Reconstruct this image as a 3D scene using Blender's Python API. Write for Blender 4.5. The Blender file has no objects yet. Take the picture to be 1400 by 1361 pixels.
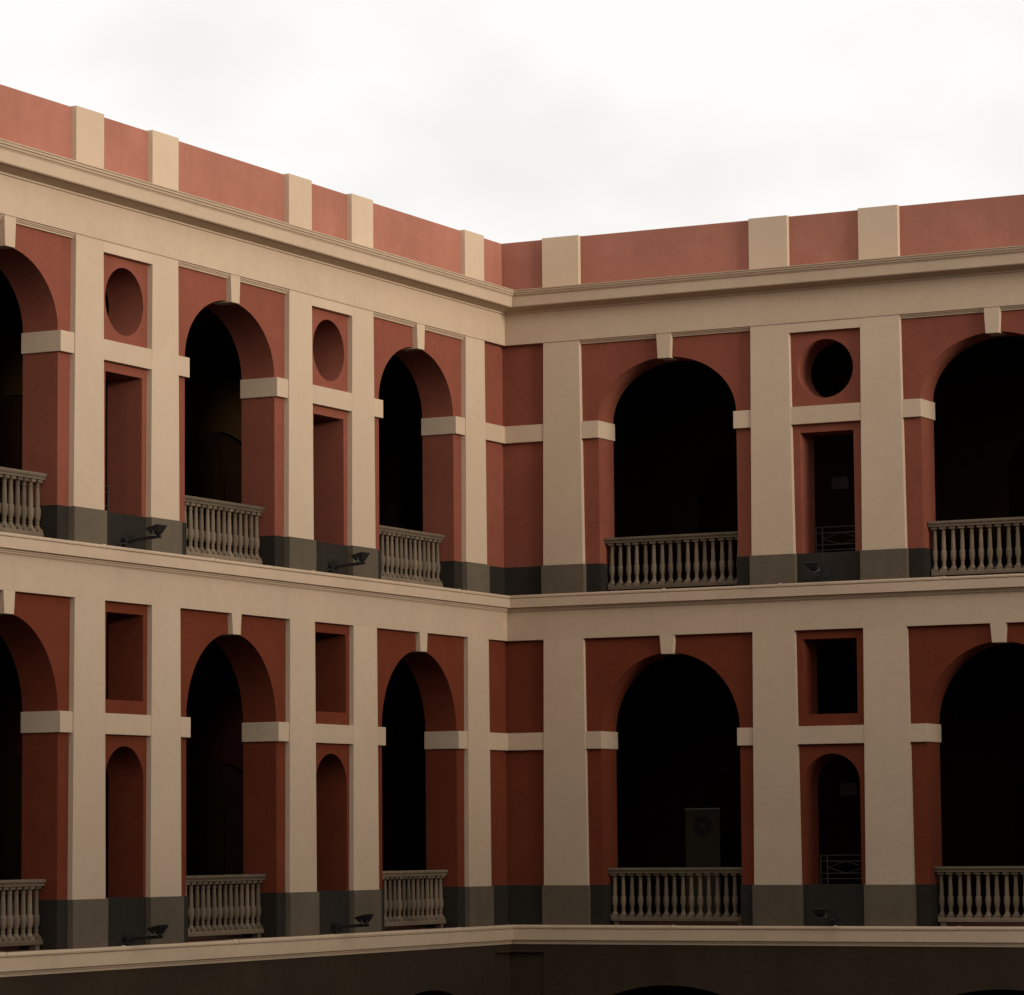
import bpy, bmesh, math, random
from mathutils import Vector, Matrix, noise

random.seed(7)
SC = bpy.context.scene
COL = SC.collection
R = math.radians
Z0 = 17.4                      # height of the upper panel line above the courtyard

# ------------------------------------------------------------------ camera
def make_camera():
    yaw, pitch, roll = -0.47287, 0.09692, -0.00834
    cy, sy, cp, sp = math.cos(yaw), math.sin(yaw), math.cos(pitch), math.sin(pitch)
    f = Vector((sy * cp, cy * cp, sp)); r = Vector((cy, -sy, 0)); u = r.cross(f)
    cr, sr = math.cos(roll), math.sin(roll)
    r2 = cr * r + sr * u; u2 = -sr * r + cr * u
    cam = bpy.data.cameras.new('camera')
    cam.sensor_fit = 'HORIZONTAL'; cam.sensor_width = 36; cam.lens = 36 * 4823.62 / 1400
    cam.clip_start = .1; cam.clip_end = 2000
    o = bpy.data.objects.new('camera', cam); COL.objects.link(o)
    m = Matrix((r2, u2, -f)).transposed().to_4x4()
    m.translation = Vector((31.009, -60.349, -9.5536 + Z0))
    o.matrix_world = m
    SC.camera = o
make_camera()

# ------------------------------------------------------------------ sky and sun
SUN_EL, SUN_AZ = R(7), math.atan2(-.25, .968)      # sun low over the far wing, towards +x, a little -y
sun_dir = Vector((math.cos(SUN_EL) * math.cos(SUN_AZ), math.cos(SUN_EL) * math.sin(SUN_AZ), math.sin(SUN_EL)))
def make_world():
    w = bpy.data.worlds.new('World'); SC.world = w; w.use_nodes = True
    nt = w.node_tree; N = nt.nodes; L = nt.links; N.clear()
    out = N.new('ShaderNodeOutputWorld'); bg = N.new('ShaderNodeBackground')
    bg.inputs['Strength'].default_value = .1
    sky = N.new('ShaderNodeTexSky'); sky.sky_type = 'NISHITA'; sky.sun_disc = False
    sky.sun_elevation = SUN_EL; sky.sun_rotation = math.pi / 2 - SUN_AZ
    tc = N.new('ShaderNodeTexCoord')
    sep = N.new('ShaderNodeSeparateXYZ'); L.new(tc.outputs['Generated'], sep.inputs[0])
    # overcast luminance: a little brighter towards the zenith
    mx = N.new('ShaderNodeMath'); mx.operation = 'MAXIMUM'; mx.inputs[1].default_value = 0
    L.new(sep.outputs['Z'], mx.inputs[0])
    ma = N.new('ShaderNodeMath'); ma.operation = 'MULTIPLY_ADD'
    ma.inputs[1].default_value = 2.0; ma.inputs[2].default_value = 10.0
    L.new(mx.outputs[0], ma.inputs[0])
    # cloud sheet: broad soft patches
    mp = N.new('ShaderNodeMapping'); mp.inputs['Scale'].default_value = (1.6, 1.6, 3.0)
    mp.inputs['Location'].default_value = (.1, 1.9, .6)
    L.new(tc.outputs['Generated'], mp.inputs[0])
    nz = N.new('ShaderNodeTexNoise'); nz.inputs['Scale'].default_value = 4.6
    nz.inputs['Detail'].default_value = 3.5; nz.inputs['Roughness'].default_value = .5
    L.new(mp.outputs[0], nz.inputs['Vector'])
    rp = N.new('ShaderNodeValToRGB')
    rp.color_ramp.elements[0].position = .33; rp.color_ramp.elements[0].color = (.875, .846, .822, 1)
    rp.color_ramp.elements[1].position = .54; rp.color_ramp.elements[1].color = (1.0, .984, .966, 1)
    L.new(nz.outputs['Fac'], rp.inputs[0])
    sc = N.new('ShaderNodeVectorMath'); sc.operation = 'SCALE'
    L.new(rp.outputs['Color'], sc.inputs[0]); L.new(ma.outputs[0], sc.inputs['Scale'])
    mix = N.new('ShaderNodeMixRGB'); mix.inputs['Fac'].default_value = .95
    L.new(sky.outputs[0], mix.inputs[1]); L.new(sc.outputs[0], mix.inputs[2])
    L.new(mix.outputs[0], bg.inputs['Color']); L.new(bg.outputs[0], out.inputs['Surface'])
make_world()
def make_sun():
    s = bpy.data.lights.new('sun', 'SUN'); s.energy = 2.95; s.angle = R(16); s.color = (1, .92, .80)
    o = bpy.data.objects.new('sun', s); COL.objects.link(o)
    o.rotation_euler = (-sun_dir).to_track_quat('-Z', 'Y').to_euler()
    o.location = sun_dir * 120
make_sun()
SC.view_settings.view_transform = 'Standard'; SC.view_settings.look = 'None'
SC.view_settings.exposure = 0; SC.view_settings.gamma = 1
SC.view_settings.use_curve_mapping = False

# ------------------------------------------------------------------ materials
def plaster(name, col, var=.10, streak=.10, rough=.9, bump=.25, patch=None, spec=.15):
    m = bpy.data.materials.new(name); m.use_nodes = True
    nt = m.node_tree; N = nt.nodes; L = nt.links
    b = N['Principled BSDF']; b.inputs['Roughness'].default_value = rough
    b.inputs['Specular IOR Level'].default_value = spec
    g = N.new('ShaderNodeNewGeometry')
    def nz(scale, det=4, mapping=None, rough=.55):
        n = N.new('ShaderNodeTexNoise'); n.inputs['Scale'].default_value = scale
        n.inputs['Detail'].default_value = det; n.inputs['Roughness'].default_value = rough
        if mapping:
            mp = N.new('ShaderNodeMapping'); mp.inputs['Scale'].default_value = mapping
            L.new(g.outputs['Position'], mp.inputs[0]); L.new(mp.outputs[0], n.inputs['Vector'])
        else:
            L.new(g.outputs['Position'], n.inputs['Vector'])
        return n
    def rng(sock, lo, hi, a=.3, c=.7):
        r = N.new('ShaderNodeMapRange'); r.inputs[1].default_value = a; r.inputs[2].default_value = c
        r.inputs[3].default_value = lo; r.inputs[4].default_value = hi; L.new(sock, r.inputs[0]); return r.outputs[0]
    def mul(a, c):
        q = N.new('ShaderNodeMath'); q.operation = 'MULTIPLY'; L.new(a, q.inputs[0]); L.new(c, q.inputs[1]); return q.outputs[0]
    big = rng(nz(.55, 3).outputs['Fac'], 1 - var, 1 + var * .5)
    mid = rng(nz(4.5, 5, None, .65).outputs['Fac'], 1 - var * .6, 1 + var * .35)
    fine = rng(nz(38, 3).outputs['Fac'], 1 - var * .45, 1 + var * .4)
    st = rng(nz(2.2, 5, (1.6, 1.6, .11), .6).outputs['Fac'], 1, 1 - streak, .48, .78)
    val = mul(mul(big, mid), mul(st, fine))
    c = N.new('ShaderNodeVectorMath'); c.operation = 'SCALE'; c.inputs[0].default_value = col
    L.new(val, c.inputs['Scale'])
    outc = c.outputs[0]
    if patch:
        pm = N.new('ShaderNodeMixRGB'); pm.inputs[2].default_value = (*patch, 1)
        L.new(rng(nz(1.1, 6, None, .62).outputs['Fac'], 0, .45, .55, .74), pm.inputs[0]); L.new(outc, pm.inputs[1])
        outc = pm.outputs[0]
    L.new(outc, b.inputs['Base Color'])
    bp = N.new('ShaderNodeBump'); bp.inputs['Strength'].default_value = bump; bp.inputs['Distance'].default_value = .012
    hs = N.new('ShaderNodeMath'); hs.operation = 'ADD'
    L.new(nz(26, 4).outputs['Fac'], hs.inputs[0]); L.new(nz(3.0, 3).outputs['Fac'], hs.inputs[1])
    L.new(hs.outputs[0], bp.inputs['Height']); L.new(bp.outputs[0], b.inputs['Normal'])
    return m

def tiles(name, c1, c2, grout, scale=1.0):
    m = bpy.data.materials.new(name); m.use_nodes = True
    nt = m.node_tree; N = nt.nodes; L = nt.links; b = N['Principled BSDF']; b.inputs['Roughness'].default_value = .8
    g = N.new('ShaderNodeNewGeometry'); br = N.new('ShaderNodeTexBrick')
    br.inputs['Color1'].default_value = (*c1, 1); br.inputs['Color2'].default_value = (*c2, 1); br.inputs['Mortar'].default_value = (*grout, 1)
    br.inputs['Scale'].default_value = scale; br.inputs['Mortar Size'].default_value = .012
    br.inputs['Brick Width'].default_value = .3; br.inputs['Row Height'].default_value = .3; br.offset = 0
    L.new(g.outputs['Position'], br.inputs['Vector']); L.new(br.outputs['Color'], b.inputs['Base Color'])
    return m

def plain(name, col, rough=.5, metal=0, var=.06):
    m = plaster(name, col, var, 0, rough, .05, None, .4); m.node_tree.nodes['Principled BSDF'].inputs['Metallic'].default_value = metal
    return m

def vary(m, lo, hi):
    """each object of this material gets its own tone, as separately cast and weathered pieces have"""
    nt = m.node_tree; N = nt.nodes; L = nt.links; b = N['Principled BSDF']; src = b.inputs['Base Color'].links[0].from_socket
    oi = N.new('ShaderNodeObjectInfo'); mr = N.new('ShaderNodeMapRange'); mr.inputs[3].default_value = lo; mr.inputs[4].default_value = hi
    L.new(oi.outputs['Random'], mr.inputs[0]); sc = N.new('ShaderNodeVectorMath'); sc.operation = 'SCALE'
    L.new(src, sc.inputs[0]); L.new(mr.outputs[0], sc.inputs['Scale']); L.new(sc.outputs[0], b.inputs['Base Color'])
    return m
M = dict(
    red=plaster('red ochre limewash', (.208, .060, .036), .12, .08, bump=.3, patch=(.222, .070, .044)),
    red_low=plaster('deeper red brown limewash', (.138, .029, .0115), .12, .08, bump=.3, patch=(.15, .034, .015)),  # lower storey tone, deeper and browner than the upper
    red_pale=plaster('paler red limewash', (.315, .124, .084), .11, .09, bump=.3, patch=(.345, .152, .108)),  # parapet tone, paler than both storeys
    cream=plaster('cream painted plaster', (.475, .351, .245), .05, .02, bump=.25, patch=(.49, .375, .27)),
    cream2=plaster('cream cornice paint', (.465, .341, .236), .06, .04, bump=.25),
    cream_lit=plaster('cream paint with painted light', (.55, .405, .272), .07, .04, bump=.25),  # same cream as the cornice, brighter light on the lower band painted in
    grey=plaster('grey plinth paint', (.108, .082, .055), .14, .12, bump=.25, patch=(.13, .102, .072)),
    coal=plaster('charcoal dado paint', (.023, .0185, .0135), .18, .12, bump=.25, patch=(.034, .027, .020)),
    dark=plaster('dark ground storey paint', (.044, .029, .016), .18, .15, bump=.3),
    stone=plaster('baluster stone', (.165, .120, .079), .24, .12, bump=.3, patch=(.105, .076, .048)),
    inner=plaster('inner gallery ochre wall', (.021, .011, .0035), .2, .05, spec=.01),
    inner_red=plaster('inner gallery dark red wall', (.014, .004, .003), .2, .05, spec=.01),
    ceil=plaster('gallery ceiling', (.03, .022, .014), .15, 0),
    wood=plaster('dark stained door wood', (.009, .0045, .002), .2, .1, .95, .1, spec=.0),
    floor=tiles('terracotta floor tile', (.14, .042, .016), (.12, .035, .013), (.07, .04, .025)),
    pave=tiles('grey courtyard paving', (.060, .055, .050), (.052, .048, .044), (.03, .028, .025), .4),
    roof=plaster('roof screed', (.2, .18, .16), .15, 0),
    black=plain('black floodlight metal', (.007, .0065, .006), .55),
    glass=plain('floodlight glass', (.012, .012, .012), .3),
    steel=plain('grey zinc bracket', (.18, .17, .16), .5, .5),
    iron=plain('painted iron railing', (.035, .024, .013), .7),
    sign=plain('pale sign board', (.055, .044, .034), .7),
    ink=plain('dark sign print', (.03, .025, .02), .6),
    banner=plain('olive banner fabric', (.034, .025, .011), .9),
    bannerink=plain('dark banner print', (.010, .006, .005), .8),
    bin=plain('black bin plastic', (.008, .008, .010), .5),
)

vary(M['stone'], .72, 1.18); vary(M['grey'], .88, 1.1); vary(M['coal'], .85, 1.12); vary(M['cream'], .95, 1.04)

# ------------------------------------------------------------------ mesh helpers
# every wing is described in (a, o, z): a along the wall away from the corner, o out of the wall, z up from the upper panel line
MAPS = dict(
    L=lambda a, o, z: (o, -a, z + Z0),
    R=lambda a, o, z: (a, -o, z + Z0),
    S=lambda a, o, z: (a, -60.75 + o, z + Z0),       # wing the camera stands in
    E=lambda a, o, z: (61.0 - o, -a, z + Z0),        # wing across the courtyard
)
class MB:
    def __init__(s): s.v = []; s.f = []; s.mi = []; s.cur = 0
    def add(s, vs, fs):
        n = len(s.v); s.v += [tuple(p) for p in vs]; s.f += [tuple(i + n for i in f) for f in fs]; s.mi += [s.cur] * len(fs)
        return s
    def box(s, a0, a1, o0, o1, z0, z1):
        return s.frustum([(a0, o0), (a1, o0), (a1, o1), (a0, o1)], [(a0, o0), (a1, o0), (a1, o1), (a0, o1)], z0, z1)
    def frustum(s, lo, hi, z0, z1):
        n = len(lo)
        vs = [(a, o, z0) for a, o in lo] + [(a, o, z1) for a, o in hi]
        fs = [tuple(range(n))[::-1], tuple(range(n, 2 * n))] + [(i, (i + 1) % n, n + (i + 1) % n, n + i) for i in range(n)]
        return s.add(vs, fs)
    def sweep(s, prof, a0, a1, mitre=False, seg=None):
        """profile of (o, z), closed, swept from a0 to a1; with mitre the a0 end follows a = o (the inside corner)"""
        n = len(prof); st = [None] + ([a1] if not seg else [a0 + (a1 - a0) * i / seg for i in range(1, seg + 1)])
        vs = []
        for a in st:
            vs += [((max(o, -9) if mitre else a0) if a is None else a, o, z) for o, z in prof]
        fs = [tuple(range(n)), tuple(range(n * (len(st) - 1), n * len(st)))[::-1]]
        for k in range(len(st) - 1):
            fs += [(k * n + i, k * n + (i + 1) % n, (k + 1) * n + (i + 1) % n, (k + 1) * n + i) for i in range(n)]
        return s.add(vs, fs)
    def slab(s, outer, holes, o0, o1):
        """a wall of outline `outer` (a, z) pierced by `holes`, from o0 (front) to o1 (back)"""
        bm = bmesh.new(); es = []
        loops = [outer] + holes; idx = []
        for lp in loops:
            vv = [bm.verts.new((a, z, 0)) for a, z in lp]
            es += [bm.edges.new((vv[i], vv[(i + 1) % len(vv)])) for i in range(len(vv))]
        bmesh.ops.triangle_fill(bm, use_beauty=True, use_dissolve=False, edges=es, normal=(0, 0, 1))
        bm.verts.index_update(); pts = [(v.co.x, v.co.y) for v in bm.verts]; tr = [tuple(v.index for v in f.verts) for f in bm.faces]
        bm.free(); n = len(pts)
        vs = [(a, o0, z) for a, z in pts] + [(a, o1, z) for a, z in pts]
        fs = tr + [tuple(i + n for i in t[::-1]) for t in tr]
        k = 0
        for lp in loops:
            m = len(lp)
            fs += [(k + i, k + (i + 1) % m, n + k + (i + 1) % m, n + k + i) for i in range(m)]
            k += m
        return s.add(vs, fs)
    def lathe(s, prof, seg=10, at=(0, 0, 0)):
        vs = []; fs = []
        for r, z in prof:
            vs += [(at[0] + r * math.cos(2 * math.pi * i / seg), at[1] + r * math.sin(2 * math.pi * i / seg), at[2] + z) for i in range(seg)]
        for k in range(len(prof) - 1):
            fs += [(k * seg + i, k * seg + (i + 1) % seg, (k + 1) * seg + (i + 1) % seg, (k + 1) * seg + i) for i in range(seg)]
        fs += [tuple(range(seg))[::-1], tuple(range((len(prof) - 1) * seg, len(prof) * seg))]
        return s.add(vs, fs)
    def tube(s, pts, r, seg=6):
        pts = [Vector(p) for p in pts]; vs = []; fs = []
        for i, p in enumerate(pts):
            t = (pts[min(i + 1, len(pts) - 1)] - pts[max(i - 1, 0)]).normalized()
            u = t.cross(Vector((0, 0, 1)) if abs(t.z) < .9 else Vector((1, 0, 0))).normalized(); w = t.cross(u)
            vs += [p + r * (math.cos(2 * math.pi * k / seg) * u + math.sin(2 * math.pi * k / seg) * w) for k in range(seg)]
        for i in range(len(pts) - 1):
            fs += [(i * seg + k, i * seg + (k + 1) % seg, (i + 1) * seg + (k + 1) % seg, (i + 1) * seg + k) for k in range(seg)]
        fs += [tuple(range(seg)), tuple(range((len(pts) - 1) * seg, len(pts) * seg))[::-1]]
        return s.add(vs, fs)
    def mesh(s, name, mats, mp=None, smooth=False, bevel=0):
        vs = [mp(*p) for p in s.v] if mp else s.v
        me = bpy.data.meshes.new(name); me.from_pydata(vs, [], s.f)
        for i, k in enumerate(s.mi): me.polygons[i].material_index = k
        bm = bmesh.new(); bm.from_mesh(me); bmesh.ops.recalc_face_normals(bm, faces=bm.faces)
        if smooth: bmesh.ops.dissolve_limit(bm, angle_limit=R(.5), verts=bm.verts, edges=bm.edges)
        if bevel:
            ed = [e for e in bm.edges if len(e.link_faces) == 2 and e.calc_face_angle(0) > .6]
            bmesh.ops.bevel(bm, geom=ed, offset=bevel, segments=2, profile=.6, affect='EDGES', clamp_overlap=True)
        if smooth:
            for f in bm.faces: f.smooth = True
        bm.to_mesh(me); bm.free()
        if smooth: me.set_sharp_from_angle(angle=R(38))
        for m in (mats if isinstance(mats, (list, tuple)) else [mats]): me.materials.append(m)
        return me
def link(name, me, parent=None, loc=None, rotz=None):
    o = bpy.data.objects.new(name, me); COL.objects.link(o)
    if parent: o.parent = parent
    if loc is not None: o.location = loc
    if rotz is not None: o.rotation_euler = (0, 0, rotz)
    return o
def part(name, mb, mats, parent, mp=None, **k): return link(name, mb.mesh(name, mats, mp, **k), parent)
def tag(o, label, cat, group=None, kind=None):
    o['label'] = label; o['category'] = cat
    if group: o['group'] = group
    if kind: o['kind'] = kind
    return o
def empty(name, label, cat, loc=(0, 0, 0), rotz=0, group=None):
    o = bpy.data.objects.new(name, None); COL.objects.link(o); o.location = loc; o.rotation_euler = (0, 0, rotz); o.empty_display_size = .3
    return tag(o, label, cat, group)
def arch_path(ac, hs, rise, zs, n=44):
    return [(ac + hs * math.cos(math.pi * i / n), zs + rise * math.sin(math.pi * i / n)) for i in range(n + 1)]

# ------------------------------------------------------------------ dimensions of the arcade (metres)
PIL = [1.219, 5.561, 7.761, 12.103, 14.303, 18.645, 20.845]
ARCH = [(0, 1), (2, 3), (4, 5)]; NICHE = [(1, 2), (3, 4), (5, 6)]
UP = dict(key='upper', zt=0.0, zb=-4.312, deck=-4.87, P=-.10, O=0.0, ht=.385, hb=.427, top=.75,
          imp=(-1.905, -1.575), hs=1.435, spring=-1.575, rise=1.135, kz=-.475, kh=(.153, .128))
LO = dict(key='lower', zt=-5.734, zb=-10.405, deck=-11.16, P=-.07, O=.02, ht=.421, hb=.460, top=-5.10,
          imp=(-7.835, -7.505), hs=1.43, spring=-7.52, rise=1.46, kz=-6.085, kh=(.152, .122))
TH = .66                                            # wall thickness
BACK = -4.3                                         # inner gallery wall

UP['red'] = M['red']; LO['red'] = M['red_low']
def hw(s, z): t = (s['zt'] - z) / (s['zt'] - s['zb']); return s['ht'] + (s['hb'] - s['ht']) * min(max(t, 0), 1)

CORNICE = [(-.3, .0), (.015, 0), (.015, .60), (.045, .603), (.05, .632), (.30, .690), (.318, .683), (.335, .700), (.36, .885), (.372, .885), (.372, .898),
           (.395, .905), (.405, .925), (.405, .936), (.43, .945), (.435, .966), (.435, .974), (.455, .982), (.458, .998), (-.3, 1.06)]
MID = [(-.3, -5.08), (-.3, -4.93), (.122, -4.93), (.125, -4.937), (.142, -4.943), (.145, -5.105), (.138, -5.108), (.085, -5.108), (.082, -5.138), (.060, -5.140), (.056, -5.168),
       (.036, -5.172), (.020, -5.198), (.020, -5.733), (-.3, -5.733)]
LOW = [(-.3, -11.42), (-.3, -11.225), (.160, -11.225), (.163, -11.232), (.168, -11.430), (.155, -11.436), (.128, -11.436), (.126, -11.47), (.112, -11.475), (.110, -11.512), (-.3, -11.512)]
COPE_MID = [(-.09, -4.926), (-.09, -4.872), (.118, -4.868), (.138, -4.875), (.147, -4.895), (.142, -4.922), (.130, -4.926)]
COPE_LOW = [(-.09, -11.221), (-.09, -11.158), (.150, -11.154), (.172, -11.162), (.180, -11.190), (.174, -11.216), (.160, -11.221)]
JOINTS = dict(L=dict(mid=[2.11, 4.33, 7.53, 10.81, 14.02, 17.2, 20.4], low=[2.2, 3.62, 6.89, 10.1, 13.43, 16.7, 20.0]),
              R=dict(mid=[3.37, 5.74, 8.95, 12.1], low=[3.47, 6.72, 9.11, 12.3]))

def niche_holes(s, c):
    if s['key'] == 'upper':
        disc = [(c - .01 + .555 * math.cos(2 * math.pi * i / 40), -.88 + .55 * math.sin(2 * math.pi * i / 40)) for i in range(40)]
        return [disc, [(c - .53, s['zb'] + .002), (c + .53, s['zb'] + .002), (c + .53, -2.06), (c - .53, -2.06)]]
    return [[(c - .53, -7.285), (c + .53, -7.285), (c + .53, -5.9), (c - .53, -5.9)],
            [(c - .55, s['zb'] + .002), (c + .55, s['zb'] + .002)] + arch_path(c, .55, .545, -8.555, 20)]

# ------------------------------------------------------------------ one wing of the courtyard
def build_wing(key, label, npil, far_end):
    mp = MAPS[key]
    W = empty('arcaded_wing', label, 'building', mp(0, 0, -17.4))
    inv = Vector(mp(0, 0, -17.4))
    def m2(a, o, z): return Vector(mp(a, o, z)) - inv            # children sit relative to the wing's base
    def P_(name, mb, mat, **k): return part(name, mb, mat, W, m2, **k)
    cache = {}
    def shared(name, mk, mat, a0, parent=None, **k):             # repeat along the wall: shared mesh data, own object
        kk = (name,) + tuple(k.pop('tagkey', ()))
        if kk not in cache:
            cache[kk] = mk().mesh(name, mat, m2, **k)
        o = link(name, cache[kk], parent or W, None if parent else m2(a0, 0, 0) - m2(0, 0, 0))
        return o
    last = PIL[npil - 1]
    for s in (UP, LO):
        kid = s['key']; P, O = s['P'], s['O']; zb, zt, dk = s['zb'], s['zt'], s['deck']
        z_i0, z_i1 = s['imp']
        # corner wall and its band
        P_('corner_wall', MB().box(-P if False else P, PIL[0], P - TH, P, zb, s['top']) if key == 'L' else MB().box(P + .002, PIL[0], P - TH, P, zb, s['top']), s['red'])
        P_('corner_dado', MB().sweep([(P - .3, dk - .05), (P - .3, zb + .004), (P + .016, zb + .004), (P + .02, zb - .004), (P + .02, dk - .05)], 0, PIL[0] - s['hb'] + .05, mitre=True), M['coal'])
        P_('corner_band', MB().sweep([(P - .1, z_i0), (P - .1, z_i1), (O - .016, z_i1), (O - .012, z_i1 - .006), (O - .012, z_i0 + .006), (O - .016, z_i0)], 0, PIL[0] - .3, mitre=True), M['cream'])
        # arch bays
        for b0, b1 in ARCH:
            if b1 >= npil: continue
            a0, a1 = PIL[b0], PIL[b1]; c = (a0 + a1) / 2; h = (a1 - a0) / 2
            outl = lambda: [(-h, zb), (-s['hs'], zb)] + arch_path(0, s['hs'], s['rise'], s['spring'])[::-1] + [(s['hs'], zb), (h, zb), (h, s['top']), (-h, s['top'])]
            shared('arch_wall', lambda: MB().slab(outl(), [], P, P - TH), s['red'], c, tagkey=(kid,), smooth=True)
            for sg in (-1, 1):
                e0 = h - hw(s, zb) + .06; e1 = s['hs'] - .028
                def dado():
                    return MB().box(min(sg * e0, sg * e1), max(sg * e0, sg * e1), P - TH - .02, P + .022, dk - .05, zb + .003)
                shared('dado', dado, M['coal'], c, tagkey=(kid, sg), bevel=.006)
                def imp():
                    return MB().box(min(sg * (h - .3), sg * (s['hs'] - .032)), max(sg * (h - .3), sg * (s['hs'] - .032)), P - TH - .012, O - .022, z_i0, z_i1)
                shared('impost', imp, M['cream'], c, tagkey=(kid, sg), bevel=.008)
            def key_():
                t, b = s['kh']
                mb = MB(); mb.add([(-t, P - .28, zt), (t, P - .28, zt), (t, O + .004, zt), (-t, O + .004, zt), (-b, P - .28, s['kz']), (b, P - .28, s['kz']), (b, O + .004, s['kz']), (-b, O + .004, s['kz'])],
                                  [(0, 1, 2, 3), (7, 6, 5, 4), (0, 4, 5, 1), (1, 5, 6, 2), (2, 6, 7, 3), (3, 7, 4, 0)])
                return mb
            shared('keystone', key_, M['cream'], c - .0, tagkey=(kid,), bevel=.006)
            if kid == 'upper':
                def trim():
                    mb = MB(); e = h - s['ht']; k0 = s['kh'][0]
                    prof = [(P - .02, -.001), (P - .02, -.074), (-.062, -.074), (-.058, -.050), (-.040, -.046), (-.036, -.030), (-.016, -.026), (-.014, -.001)]
                    mb.sweep(prof, -e - .02, -k0 + .012); mb.sweep(prof, k0 - .012, e + .02)
                    return mb
                shared('panel_moulding', trim, M['cream2'], c, tagkey=(kid,))
        # niche bays
        for b0, b1 in NICHE:
            if b1 >= npil: continue
            a0, a1 = PIL[b0], PIL[b1]; c = (a0 + a1) / 2 - .02; h = (a1 - a0) / 2
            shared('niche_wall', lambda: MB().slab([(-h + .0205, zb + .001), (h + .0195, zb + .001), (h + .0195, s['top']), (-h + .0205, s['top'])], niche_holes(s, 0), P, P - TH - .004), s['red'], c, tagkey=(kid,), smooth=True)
            e = h - hw(s, zb) + .05
            shared('niche_dado', lambda: MB().box(-e + .02, e + .02, P - TH - .03, P + .022, dk - .05, zb + .003), M['coal'], c, tagkey=(kid,), bevel=.006)
            e2 = h - s['ht'] + .05
            shared('niche_band', lambda: MB().box(-e2 + .02, e2 + .02, P - .05, O - .008, z_i0, z_i1), M['cream'], c, tagkey=(kid,), bevel=.006)
            if kid == 'upper':
                shared('niche_lintel', lambda: MB().box(-e2 + .02, e2 + .02, P - .05, O - .003, -.18, -.0015), M['cream'], c, tagkey=(kid,))
        # pilasters with plinths
        for i in range(npil):
            def pil():
                t, b = s['ht'], s['hb']
                zt_ = zt - .0005 if kid == 'upper' else zt + .001
                return MB().frustum([(-b, P - .1), (b, P - .1), (b, O), (-b, O)], [(-t, P - .1), (t, P - .1), (t, O), (-t, O)], zb, zt_)
            o = shared('pilaster', pil, M['cream'], PIL[i], tagkey=(kid,), bevel=.007 if kid == 'upper' else 0)
            b = s['hb'] + .028
            shared('plinth', lambda: MB().box(-b, b, P - .12, O + .035, dk - .06, zb + .001), M['grey'], 0, parent=o, tagkey=(kid,), bevel=.007)
        # gallery behind: floor, inner wall with doorways, doors, ceiling
        fl = MB()
        if key == 'L': fl.box(BACK - .1, far_end, BACK - .2, -.095, dk - .45, dk)
        else: fl.box(.003, far_end, BACK - .2, -.096, dk - .452, dk - .001)
        P_('gallery_floor', fl, [M['floor']])
        cz = s['top'] - (.05 if kid == 'upper' else .225)
        if kid == 'upper':
            cl = MB().box(BACK - .1 if key == 'L' else -.7, far_end, BACK - .2, P - TH + .1, .2, .38)
            P_('gallery_ceiling', cl, M['ceil'])
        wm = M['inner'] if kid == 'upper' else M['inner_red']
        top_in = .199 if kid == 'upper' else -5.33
        st = BACK + .3 if key == 'L' else BACK + .3
        edges = [BACK] + [(PIL[i] + PIL[i + 1]) / 2 for i in range(1, npil - 1, 2)] + [far_end]
        dcs = [(PIL[a] + PIL[b]) / 2 for a, b in ARCH if b < npil]
        n_in = min(len(edges) - 1, len(dcs))
        for i in range(n_in):
            e0, e1 = edges[i], edges[i + 1]; c = dcs[i]
            dz = dk + 2.35
            hole = [(c - 1.25, dk + .02), (c + 1.25, dk + .02)] + arch_path(c, 1.25, .75, dz, 16)
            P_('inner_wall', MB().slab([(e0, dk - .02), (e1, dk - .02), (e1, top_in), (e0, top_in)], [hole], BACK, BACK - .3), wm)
            for q0, q1 in ((e0 + .05, c - 1.27), (c + 1.27, e1 - .002)):
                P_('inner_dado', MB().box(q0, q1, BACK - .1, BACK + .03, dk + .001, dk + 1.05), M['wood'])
            for sg in (-1, 1):
                leaf = MB().slab([(c + sg * .008, dk + .01)] + [(c + sg * 1.3, dk + .01)] + [(c + sg * 1.3 * math.cos(t * math.pi / 16), dz + .8 * math.sin(t * math.pi / 16)) for t in range(0, 8)] + [(c + sg * .008, dz + .8)], [], BACK - .08, BACK - .14)
                d = P_('door', leaf, M['wood'])
                for zz0, zz1 in ((.15, .95), (1.05, 2.3)):
                    b0, b1 = sorted((c + sg * .15, c + sg * 1.12))
                    part('panel', MB().box(b0, b1, BACK - .09, BACK - .055, dk + zz0, dk + zz1), M['wood'], d, m2, bevel=.012)
    # parapet
    pp = [(-.5, .9), (-.1, .9), (-.1, 2.022), (-.106, 2.03), (-.5, 2.03)]
    P_('parapet_wall', MB().sweep(pp, 0, far_end, mitre=True), M['red_pale'])
    for i in range(npil):
        shared('parapet_pilaster', lambda: MB().box(-.392, .392, -.51, 0, .98, 2.042), M['cream'], PIL[i], bevel=.008)
    # continuous mouldings
    P_('cornice', MB().sweep(CORNICE, 0, far_end, mitre=True), M['cream2'])
    P_('floor_band', MB().sweep(MID, 0, far_end, mitre=True), M['cream2'])
    P_('floor_band', MB().sweep(LOW, 0, far_end, mitre=True), M['cream_lit'])
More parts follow.
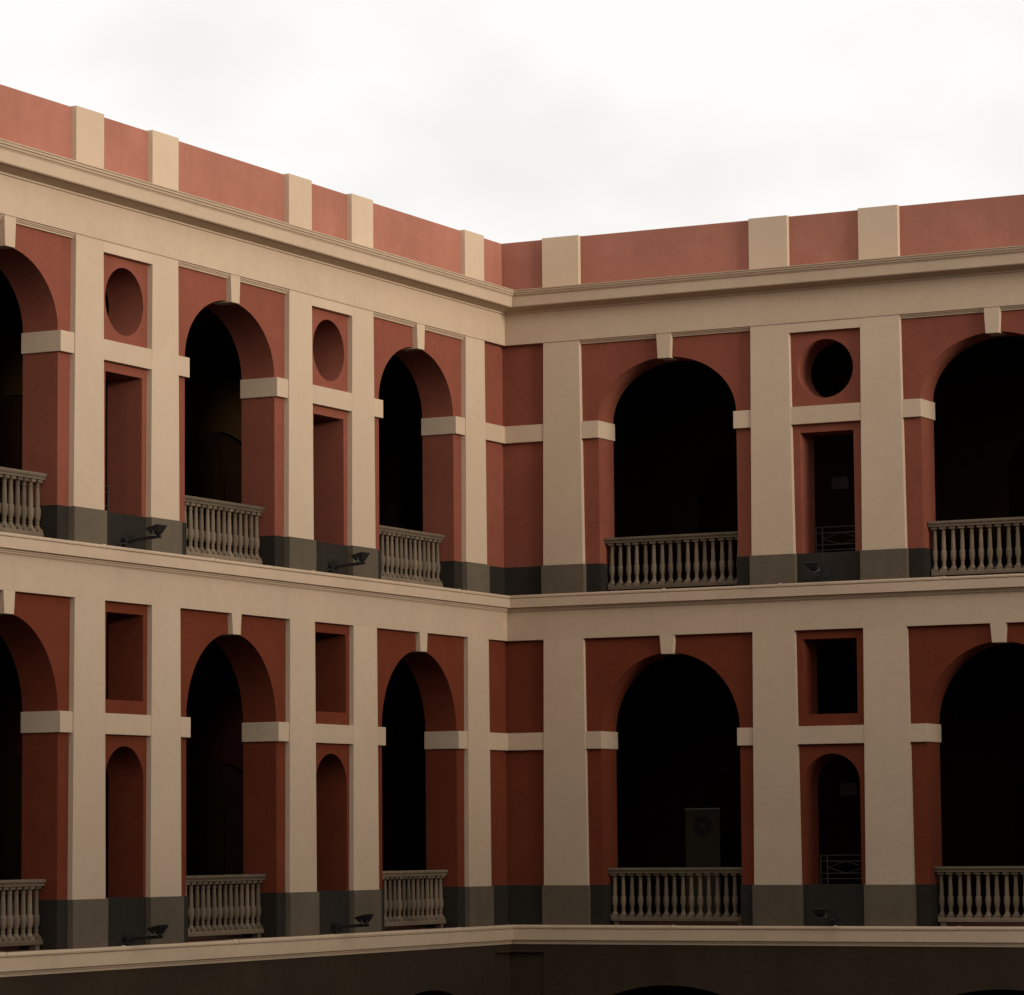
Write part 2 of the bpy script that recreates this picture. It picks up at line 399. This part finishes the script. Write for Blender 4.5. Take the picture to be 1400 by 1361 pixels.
    for nm, prof, js in (('mid', COPE_MID, JOINTS[key]['mid']), ('low', COPE_LOW, JOINTS[key]['low'])):
        js = js + [far_end]; a0 = 0
        for i, j in enumerate(js):
            dz = random.uniform(-.004, .006); do = random.uniform(-.004, .005)
            pr = [(o + (do if o > 0 else 0), z + (dz if z > prof[0][1] + .01 else 0)) for o, z in prof]
            P_('coping_stone', MB().sweep(pr, a0 + .005, j - .005, mitre=(i == 0)), M['cream2' if nm == 'mid' else 'cream_lit'])
            if j < far_end - 1:                                # lump of mortar left on the joint
                lm = MB().lathe([(.002, .020), (.03, .012), (.045, 0), (.045, -.01)], 7, (j, .085, prof[2][1] - .004))
                P_('joint_mortar', lm, M['cream2'])
            a0 = j
    # dark ground storey: wall with flat arches, sunk corner panel
    hg = 1.75; zg = -13.05
    gw = MB(); ga0 = .78; g_b = -17.42
    outer = [(ga0, g_b)]
    for a, b in ARCH:
        if b >= npil: continue
        c = (PIL[a] + PIL[b]) / 2 - .03
        outer += [(c - hg, g_b)] + arch_path(c, hg, .79, zg)[::-1] + [(c + hg, g_b)]
    outer += [(far_end, g_b), (far_end, -11.50), (ga0, -11.50)]
    gw.slab(outer, [], .10, -.6)
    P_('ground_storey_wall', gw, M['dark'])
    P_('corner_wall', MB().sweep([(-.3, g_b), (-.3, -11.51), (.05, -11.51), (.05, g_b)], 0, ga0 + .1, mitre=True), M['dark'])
    P_('corner_panel_head', MB().sweep([(-.1, -11.66), (-.1, -11.508), (.10, -11.508), (.104, -11.630), (.150, -11.640), (.150, -11.664), (.10, -11.675), (.05, -11.68)], 0, ga0 - .001, mitre=True), M['dark'])
    P_('back_wall', MB().box(BACK, far_end, BACK - .3, BACK, -17.42, dk - .5), M['wood'])
    # roof over the galleries
    P_('roof', MB().box(-.55 if key == 'R' else BACK - .3, far_end, BACK - .3, -.35, .55, .75), M['roof'])
    return W, m2

# ------------------------------------------------------------------ ground
g = MB().add([(-400, -400, 0), (400, -400, 0), (400, 400, 0), (-400, 400, 0)], [(0, 1, 2, 3)])
go = link('ground', g.mesh('ground', M['pave'])); go['kind'] = 'structure'; go['label'] = 'grey paved courtyard floor'

WL, mL = build_wing('L', 'long foreshortened wing on the left with two roundels beside its arches', 7, 26.0)
WR, mR = build_wing('R', 'wing on the right with one roundel and two wide arch bays per storey', 5, 17.0)

# the far runs of the two wings and the other two sides of the courtyard, in the same order but undetailed
def plain_wing(key, a_start, a_end, name, label):
    mp = MAPS[key]; W = empty(name, label, 'building', mp(a_start, 0, -17.4)); inv = Vector(mp(a_start, 0, -17.4))
    m2 = lambda a, o, z: Vector(mp(a, o, z)) - inv
    n = round((a_end - a_start) / 6.54); stp = (a_end - a_start) / n
    wall = MB(); cr = MB()
    for (s) in (UP, LO):
        for i in range(n):
            c = a_start + stp * (i + .5); h = stp / 2
            wall.slab([(c - h, s['deck']), (c - s['hs'], s['deck'])] + arch_path(c, s['hs'], s['rise'], s['spring'], 12)[::-1] + [(c + s['hs'], s['deck']), (c + h, s['deck']), (c + h, s['top']), (c - h, s['top'])], [], s['P'], s['P'] - TH)
            for q in (-1, 1):
                cr.box(c + q * (h - 1.1) - .42, c + q * (h - 1.1) + .42, s['P'] - .05, s['O'], s['deck'], s['zt'])
    wall.box(a_start, a_end, -.5, -.1, .75, 2.03)
    part('facade_wall', wall, M['red'], W, m2)
    for pr in (CORNICE, MID): cr.sweep(pr, a_start, a_end)
    cr.sweep([(-.3, -11.5), (-.3, -11.15), (.16, -11.15), (.16, -11.5)], a_start, a_end)
    part('cornice', cr, M['cream2'], W, m2)
    low = MB()
    for i in range(n):
        c = a_start + stp * (i + .5); h = stp / 2
        low.slab([(c - h, -17.4), (c - 1.75, -17.4)] + arch_path(c, 1.75, .79, -13.05, 12)[::-1] + [(c + 1.75, -17.4), (c + h, -17.4), (c + h, -11.5), (c - h, -11.5)], [], .1, -.6)
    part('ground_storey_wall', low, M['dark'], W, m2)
    inn = MB(); inn.box(a_start, a_end, BACK - .3, BACK, -17.4, .5)
    part('inner_wall', inn, M['inner_red'], W, m2)
    fl = MB(); fl.box(a_start, a_end, BACK, -.2, -5.3, -4.88); fl.box(a_start, a_end, BACK, -.2, -11.6, -11.17); fl.box(a_start, a_end, BACK - .3, -.35, .55, .75)
    part('gallery_floor', fl, M['floor'], W, m2)
    return W
plain_wing('E', .5, 60.2, 'arcaded_wing', 'far wing closing the courtyard on its open side')
plain_wing('S', 6.0, 60.5, 'arcaded_wing', 'near wing of the courtyard, below and beside the viewer')
plain_wing('L', 26.02, 60.2, 'arcaded_wing', 'further run of the left wing beyond the picture edge')
plain_wing('R', 17.02, 60.5, 'arcaded_wing', 'further run of the right wing beyond the picture edge')

# ------------------------------------------------------------------ balustrades
BAL = [(.062, 0), (.062, .045), (.060, .055), (.050, .075), (.036, .105), (.030, .125), (.038, .135), (.038, .148), (.030, .158), (.034, .180), (.048, .225), (.055, .275), (.056, .325), (.054, .372), (.050, .380),
       (.042, .388), (.041, .40), (.040, .50), (.036, .62), (.031, .690), (.030, .705), (.039, .712), (.039, .728), (.030, .735), (.031, .752), (.040, .765), (.054, .775), (.054, .782)]
bal_me = MB().lathe(BAL[1:], 12)
bal_me.box(-.062, .062, -.062, .062, 0, .05); bal_me.box(-.060, .060, -.060, .060, .780, .822)
bal_me = bal_me.mesh('baluster', M['stone'], smooth=True)
L_ = 2.84
def rail_mesh():
    prof = [(-.085, .0), (.085, .0), (.085, .030), (.095, .038), (.112, .062), (.112, .092), (.105, .100), (-.105, .100), (-.112, .092), (-.112, .062), (-.095, .038), (-.085, .030)]
    return MB().sweep(prof, -L_ / 2, L_ / 2).mesh('handrail', M['stone'])
def base_mesh():
    prof = [(-.095, 0), (.095, 0), (.095, .055), (.085, .072), (-.085, .072), (-.095, .055)]
    return MB().sweep(prof, -L_ / 2 + .05, L_ / 2 - .05).mesh('base_rail', M['stone'])
rail_me, base_me = rail_mesh(), base_mesh()
foot_hi = MB().box(-.05, .05, -.06, .06, 0, .082).mesh('foot', M['stone'])
foot_me = MB().box(-.05, .05, -.06, .06, 0, .064).mesh('foot', M['stone'])
def balustrade(key, c, s, label):
    dk = s['deck']; o_ = -.40 + s['O']
    loc = MAPS[key](c, o_, dk); rz = -math.pi / 2 if key == 'L' else 0
    t = empty('balustrade', label, 'balustrade', loc, rz, 'stone balustrades across the arcade arches')
    zb_ = .062 if s is UP else .080
    link('handrail', rail_me, t, (0, 0, zb_ + .072 + .822)); link('base_rail', base_me, t, (0, 0, zb_))
    for q in (-1.28, 1.28): link('foot', foot_me if s is UP else foot_hi, t, (q, 0, 0))
    for i in range(16):
        b = link('baluster', bal_me, t, (-1.325 + i * 2.65 / 15 + random.uniform(-.006, .006), random.uniform(-.004, .004), zb_ + .070), random.uniform(0, .12) - .06)
        b.scale = (random.uniform(.96, 1.05),) * 2 + (1,)
C = [(PIL[a] + PIL[b]) / 2 for a, b in ARCH]
balustrade('L', C[0], UP, 'upper storey balustrade in the left wing arch nearest the courtyard corner')
balustrade('L', C[1], UP, 'upper storey balustrade of the left wing between its two roundels')
balustrade('L', C[2], UP, 'upper storey balustrade cut off by the left edge of the photo')
balustrade('L', C[0], LO, 'lower storey balustrade in the left wing arch nearest the courtyard corner')
balustrade('L', C[1], LO, 'lower storey balustrade of the left wing between two small arched niches')
balustrade('L', C[2], LO, 'lower storey balustrade cut off by the left edge of the photo')
balustrade('R', C[0], UP, 'upper storey balustrade in the right wing arch between corner and roundel')
balustrade('R', C[1], UP, 'upper storey balustrade cut off by the right edge of the photo')
balustrade('R', C[0], LO, 'lower storey balustrade in front of the olive standing banner')
balustrade('R', C[1], LO, 'lower storey balustrade cut off by the right edge of the photo')

# ------------------------------------------------------------------ floodlights on the dados
def floodlight(key, c, s, zoff, label, arm=.60, tilt=-11):
    mp = MAPS[key]; dk = s['deck']; rz = -math.pi / 2 if key == 'L' else 0
    t = empty('floodlight', label, 'floodlight', mp(c, s['P'] + .022, dk + zoff), rz, 'black floodlights on the niche dados')
    # local frame: x along the wall, -y out of the wall on the right wing; on the left wing +y points out
    sg = 1 if key == 'L' else -1
    link('wall_plate', MB().box(-.07, .07, min(0, sg * .02), max(0, sg * .02), -.09, .09).mesh('wall_plate', M['black'], bevel=.004), t)
    link('junction_box', MB().box(-.09, .09, min(0, sg * .10), max(0, sg * .10), -zoff + .012, .04).mesh('junction_box', M['black'], bevel=.008), t)
    link('arm', MB().tube([(0, sg * .01, -.02), (0, sg * .10, -.005), (0, sg * .3, .02), (0, sg * arm, .045), (0, sg * (arm + .1), .05)], .028, 8).mesh('arm', M['black'], smooth=True), t)
    y0 = sg * (arm + .02)
    h = MB()
    lo = [(-.13, y0 - .10), (.13, y0 - .10), (.13, y0 + .10), (-.13, y0 + .10)]
    hi = [(-.21, y0 - .17), (.21, y0 - .17), (.21, y0 + .17), (-.21, y0 + .17)]
    h.frustum(lo, hi, .12, .225); h.box(-.22, .22, y0 - .18, y0 + .18, .225, .25)
    for k in range(5): h.box(-.11 + k * .05, -.095 + k * .05, y0 - .09, y0 + .09, .095, .125)
    def tip(mb):
        ca, sa = math.cos(R(tilt)), math.sin(R(tilt)) * sg
        mb.v = [(x, y0 + (y - y0) * ca + (z - .165) * sa, .165 + (z - .165) * ca - (y - y0) * sa) for x, y, z in mb.v]; return mb
    tip(h)
    h.v = [(x * .66, y0 + (y - y0) * .66, .055 + (z - .055) * .8) for x, y, z in h.v]
    def shr(mb): mb.v = [(x * .66, y0 + (y - y0) * .66, .055 + (z - .055) * .8) for x, y, z in mb.v]; return mb
    ho = link('lamp_housing', h.mesh('lamp_housing', M['black'], bevel=.004), t)
    link('lens', shr(tip(MB().box(-.19, .19, y0 - .15, y0 + .15, .2505, .256))).mesh('lens', M['glass']), ho)
    link('cable', MB().tube([(.05, sg * .06, .0), (.09, sg * .09, -.05), (.14, sg * .05, -.04), (.20, sg * .03, -zoff + .012)], .010, 5).mesh('cable', M['black'], smooth=True), t)
    br = MB()
    for q in (-1, 1): br.tube([(q * .10, y0, .14), (q * .10, y0, .09), (q * .04, y0, .065), (0, y0, .055)], .012, 5)
    link('yoke', br.mesh('yoke', M['steel']), t)
NC = [(PIL[a] + PIL[b]) / 2 for a, b in NICHE]
floodlight('L', NC[0] - .02, UP, .13, 'black floodlight on the upper left wing dado in the niche nearer the corner')
floodlight('L', NC[1] + .0, UP, .12, 'black floodlight on the upper left wing dado in the niche further from the corner')
floodlight('L', NC[0] - .05, LO, .12, 'black floodlight on the lower left wing dado in the niche nearer the corner')
floodlight('L', NC[1] - .02, LO, .10, 'black floodlight on the lower left wing dado in the niche further from the corner')
floodlight('R', NC[0] - .06, UP, .10, 'black floodlight below the tall square niche opening of the right wing')
floodlight('R', NC[0] - .02, LO, .10, 'black floodlight below the small arched niche opening of the right wing')

# ------------------------------------------------------------------ iron railings across the niche openings
def railing(key, c, s, label, z0=.0, w=1.04):
    mp = MAPS[key]; rz = -math.pi / 2 if key == 'L' else 0
    t = empty('metal_railing', label, 'railing', mp(c, s['P'] - TH + .04, s['zb']), rz, 'thin iron railings inside the niche openings')
    def seg(name, p, q, r=.011): link(name, MB().tube([p, q], r, 6).mesh(name, M['iron'], smooth=True), t)
    x0, x1 = -w / 2, w / 2
    for z in (.10, .20, .42, .53): seg('rail', (x0, 0, z), (x1, 0, z))
    for x in (x0 + .02, x0 + .15, x1 - .15, x1 - .02): seg('post', (x, .0, .0), (x, .0, .54), .013)
    for xa, za, xb, zb in ((x0 + .15, .31, 0, .42), (0, .42, x1 - .15, .31), (x0 + .15, .31, 0, .20), (0, .20, x1 - .15, .31)): seg('cross_bar', (xa, .006, za), (xb, .006, zb), .008)
railing('L', NC[0] - .02, UP, 'thin iron railing in the upper left wing niche nearer the corner')
railing('L', NC[1] - .02, UP, 'thin iron railing in the upper left wing niche further from the corner')
railing('R', NC[0] - .02, UP, 'thin iron railing with crossed bars in the square niche under the right wing roundel')
railing('R', NC[0] - .02, LO, 'thin iron railing in the small arched niche of the right wing')

# ------------------------------------------------------------------ signs on the inner gallery wall
def wall_sign(c, z, label):
    mp = MAPS['R']; t = empty('wall_sign', label, 'sign', mp(c, BACK + .002, z))
    link('sign_board', MB().slab([(-.18, -.13), (.17, -.13), (.17, .02), (.13, .11), (-.14, .11), (-.18, .07)], [], -.02, 0).mesh('sign_board', M['sign']), t)
    pr = MB()
    for x, wd in ((-.10, .03), (-.045, .025), (.0, .03), (.04, .02)): pr.box(x, x + wd, -.026, -.0205, .02, .075)
    pr.box(-.17, .16, -.026, -.0205, -.018, -.006); pr.box(-.15, -.12, -.026, -.0205, -.09, -.04); pr.box(-.10, -.07, -.026, -.0205, -.09, -.05)
    pr.box(-.16, .10, -.026, -.0205, -.115, -.108)
    link('print', pr.mesh('print', M['ink']), t)
wall_sign(5.22, -2.57, 'small pale sign on the inner wall seen through the right wing square niche')
wall_sign(5.29, -8.60, 'small pale sign on the inner wall seen through the right wing arched niche')

# ------------------------------------------------------------------ standing banner in the lower right arch
def banner():
    mp = MAPS['R']; t = empty('standing_banner', 'olive standing banner with a dark round emblem behind the lower balustrade', 'banner', mp(2.55, -3.4, LO['deck']))
    link('stand', MB().box(-.38, .38, -.09, .09, 0, .09).mesh('stand', M['steel'], bevel=.01), t)
    sh = link('banner_sheet', MB().box(-.37, .37, -.004, .004, .09, 2.19).mesh('banner_sheet', M['banner']), t)
    link('top_bar', MB().box(-.38, .38, -.014, .014, 2.185, 2.21).mesh('top_bar', M['steel']), t)
    e = MB()
    for k in range(6):
        th = 2 * math.pi * k / 6 + .3
        e.slab([(.13 * math.cos(th) + .085 * math.cos(2 * math.pi * q / 10), 1.86 + .13 * math.sin(th) + .085 * math.sin(2 * math.pi * q / 10)) for q in range(10)], [], -.0062 - k * .0003, -.0045)
    link('emblem', e.mesh('emblem', M['bannerink']), sh)
    w = MB()
    for x, wd in ((-.12, .05), (-.05, .03), (0, .03), (.05, .03), (.10, .03)): w.box(x, x + wd, -.0065, -.0045, 1.00, 1.07)
    w.box(-.10, .06, -.0065, -.0045, 1.11, 1.13)
    link('lettering', w.mesh('lettering', M['bannerink']), sh)
banner()

def litter_bin():
    t = empty('litter_bin', 'small black bin on the gallery floor behind the upper right balustrade', 'bin', MAPS['R'](8.62, -3.6, UP['deck']))
    link('bin_body', MB().lathe([(.10, 0), (.13, .03), (.15, .5), (.15, .52)], 16).mesh('bin_body', M['bin'], smooth=True), t)
    link('bin_lid', MB().lathe([(.165, .52), (.17, .545), (.12, .60), (.03, .62)], 16).mesh('bin_lid', M['bin'], smooth=True), t)
litter_bin()
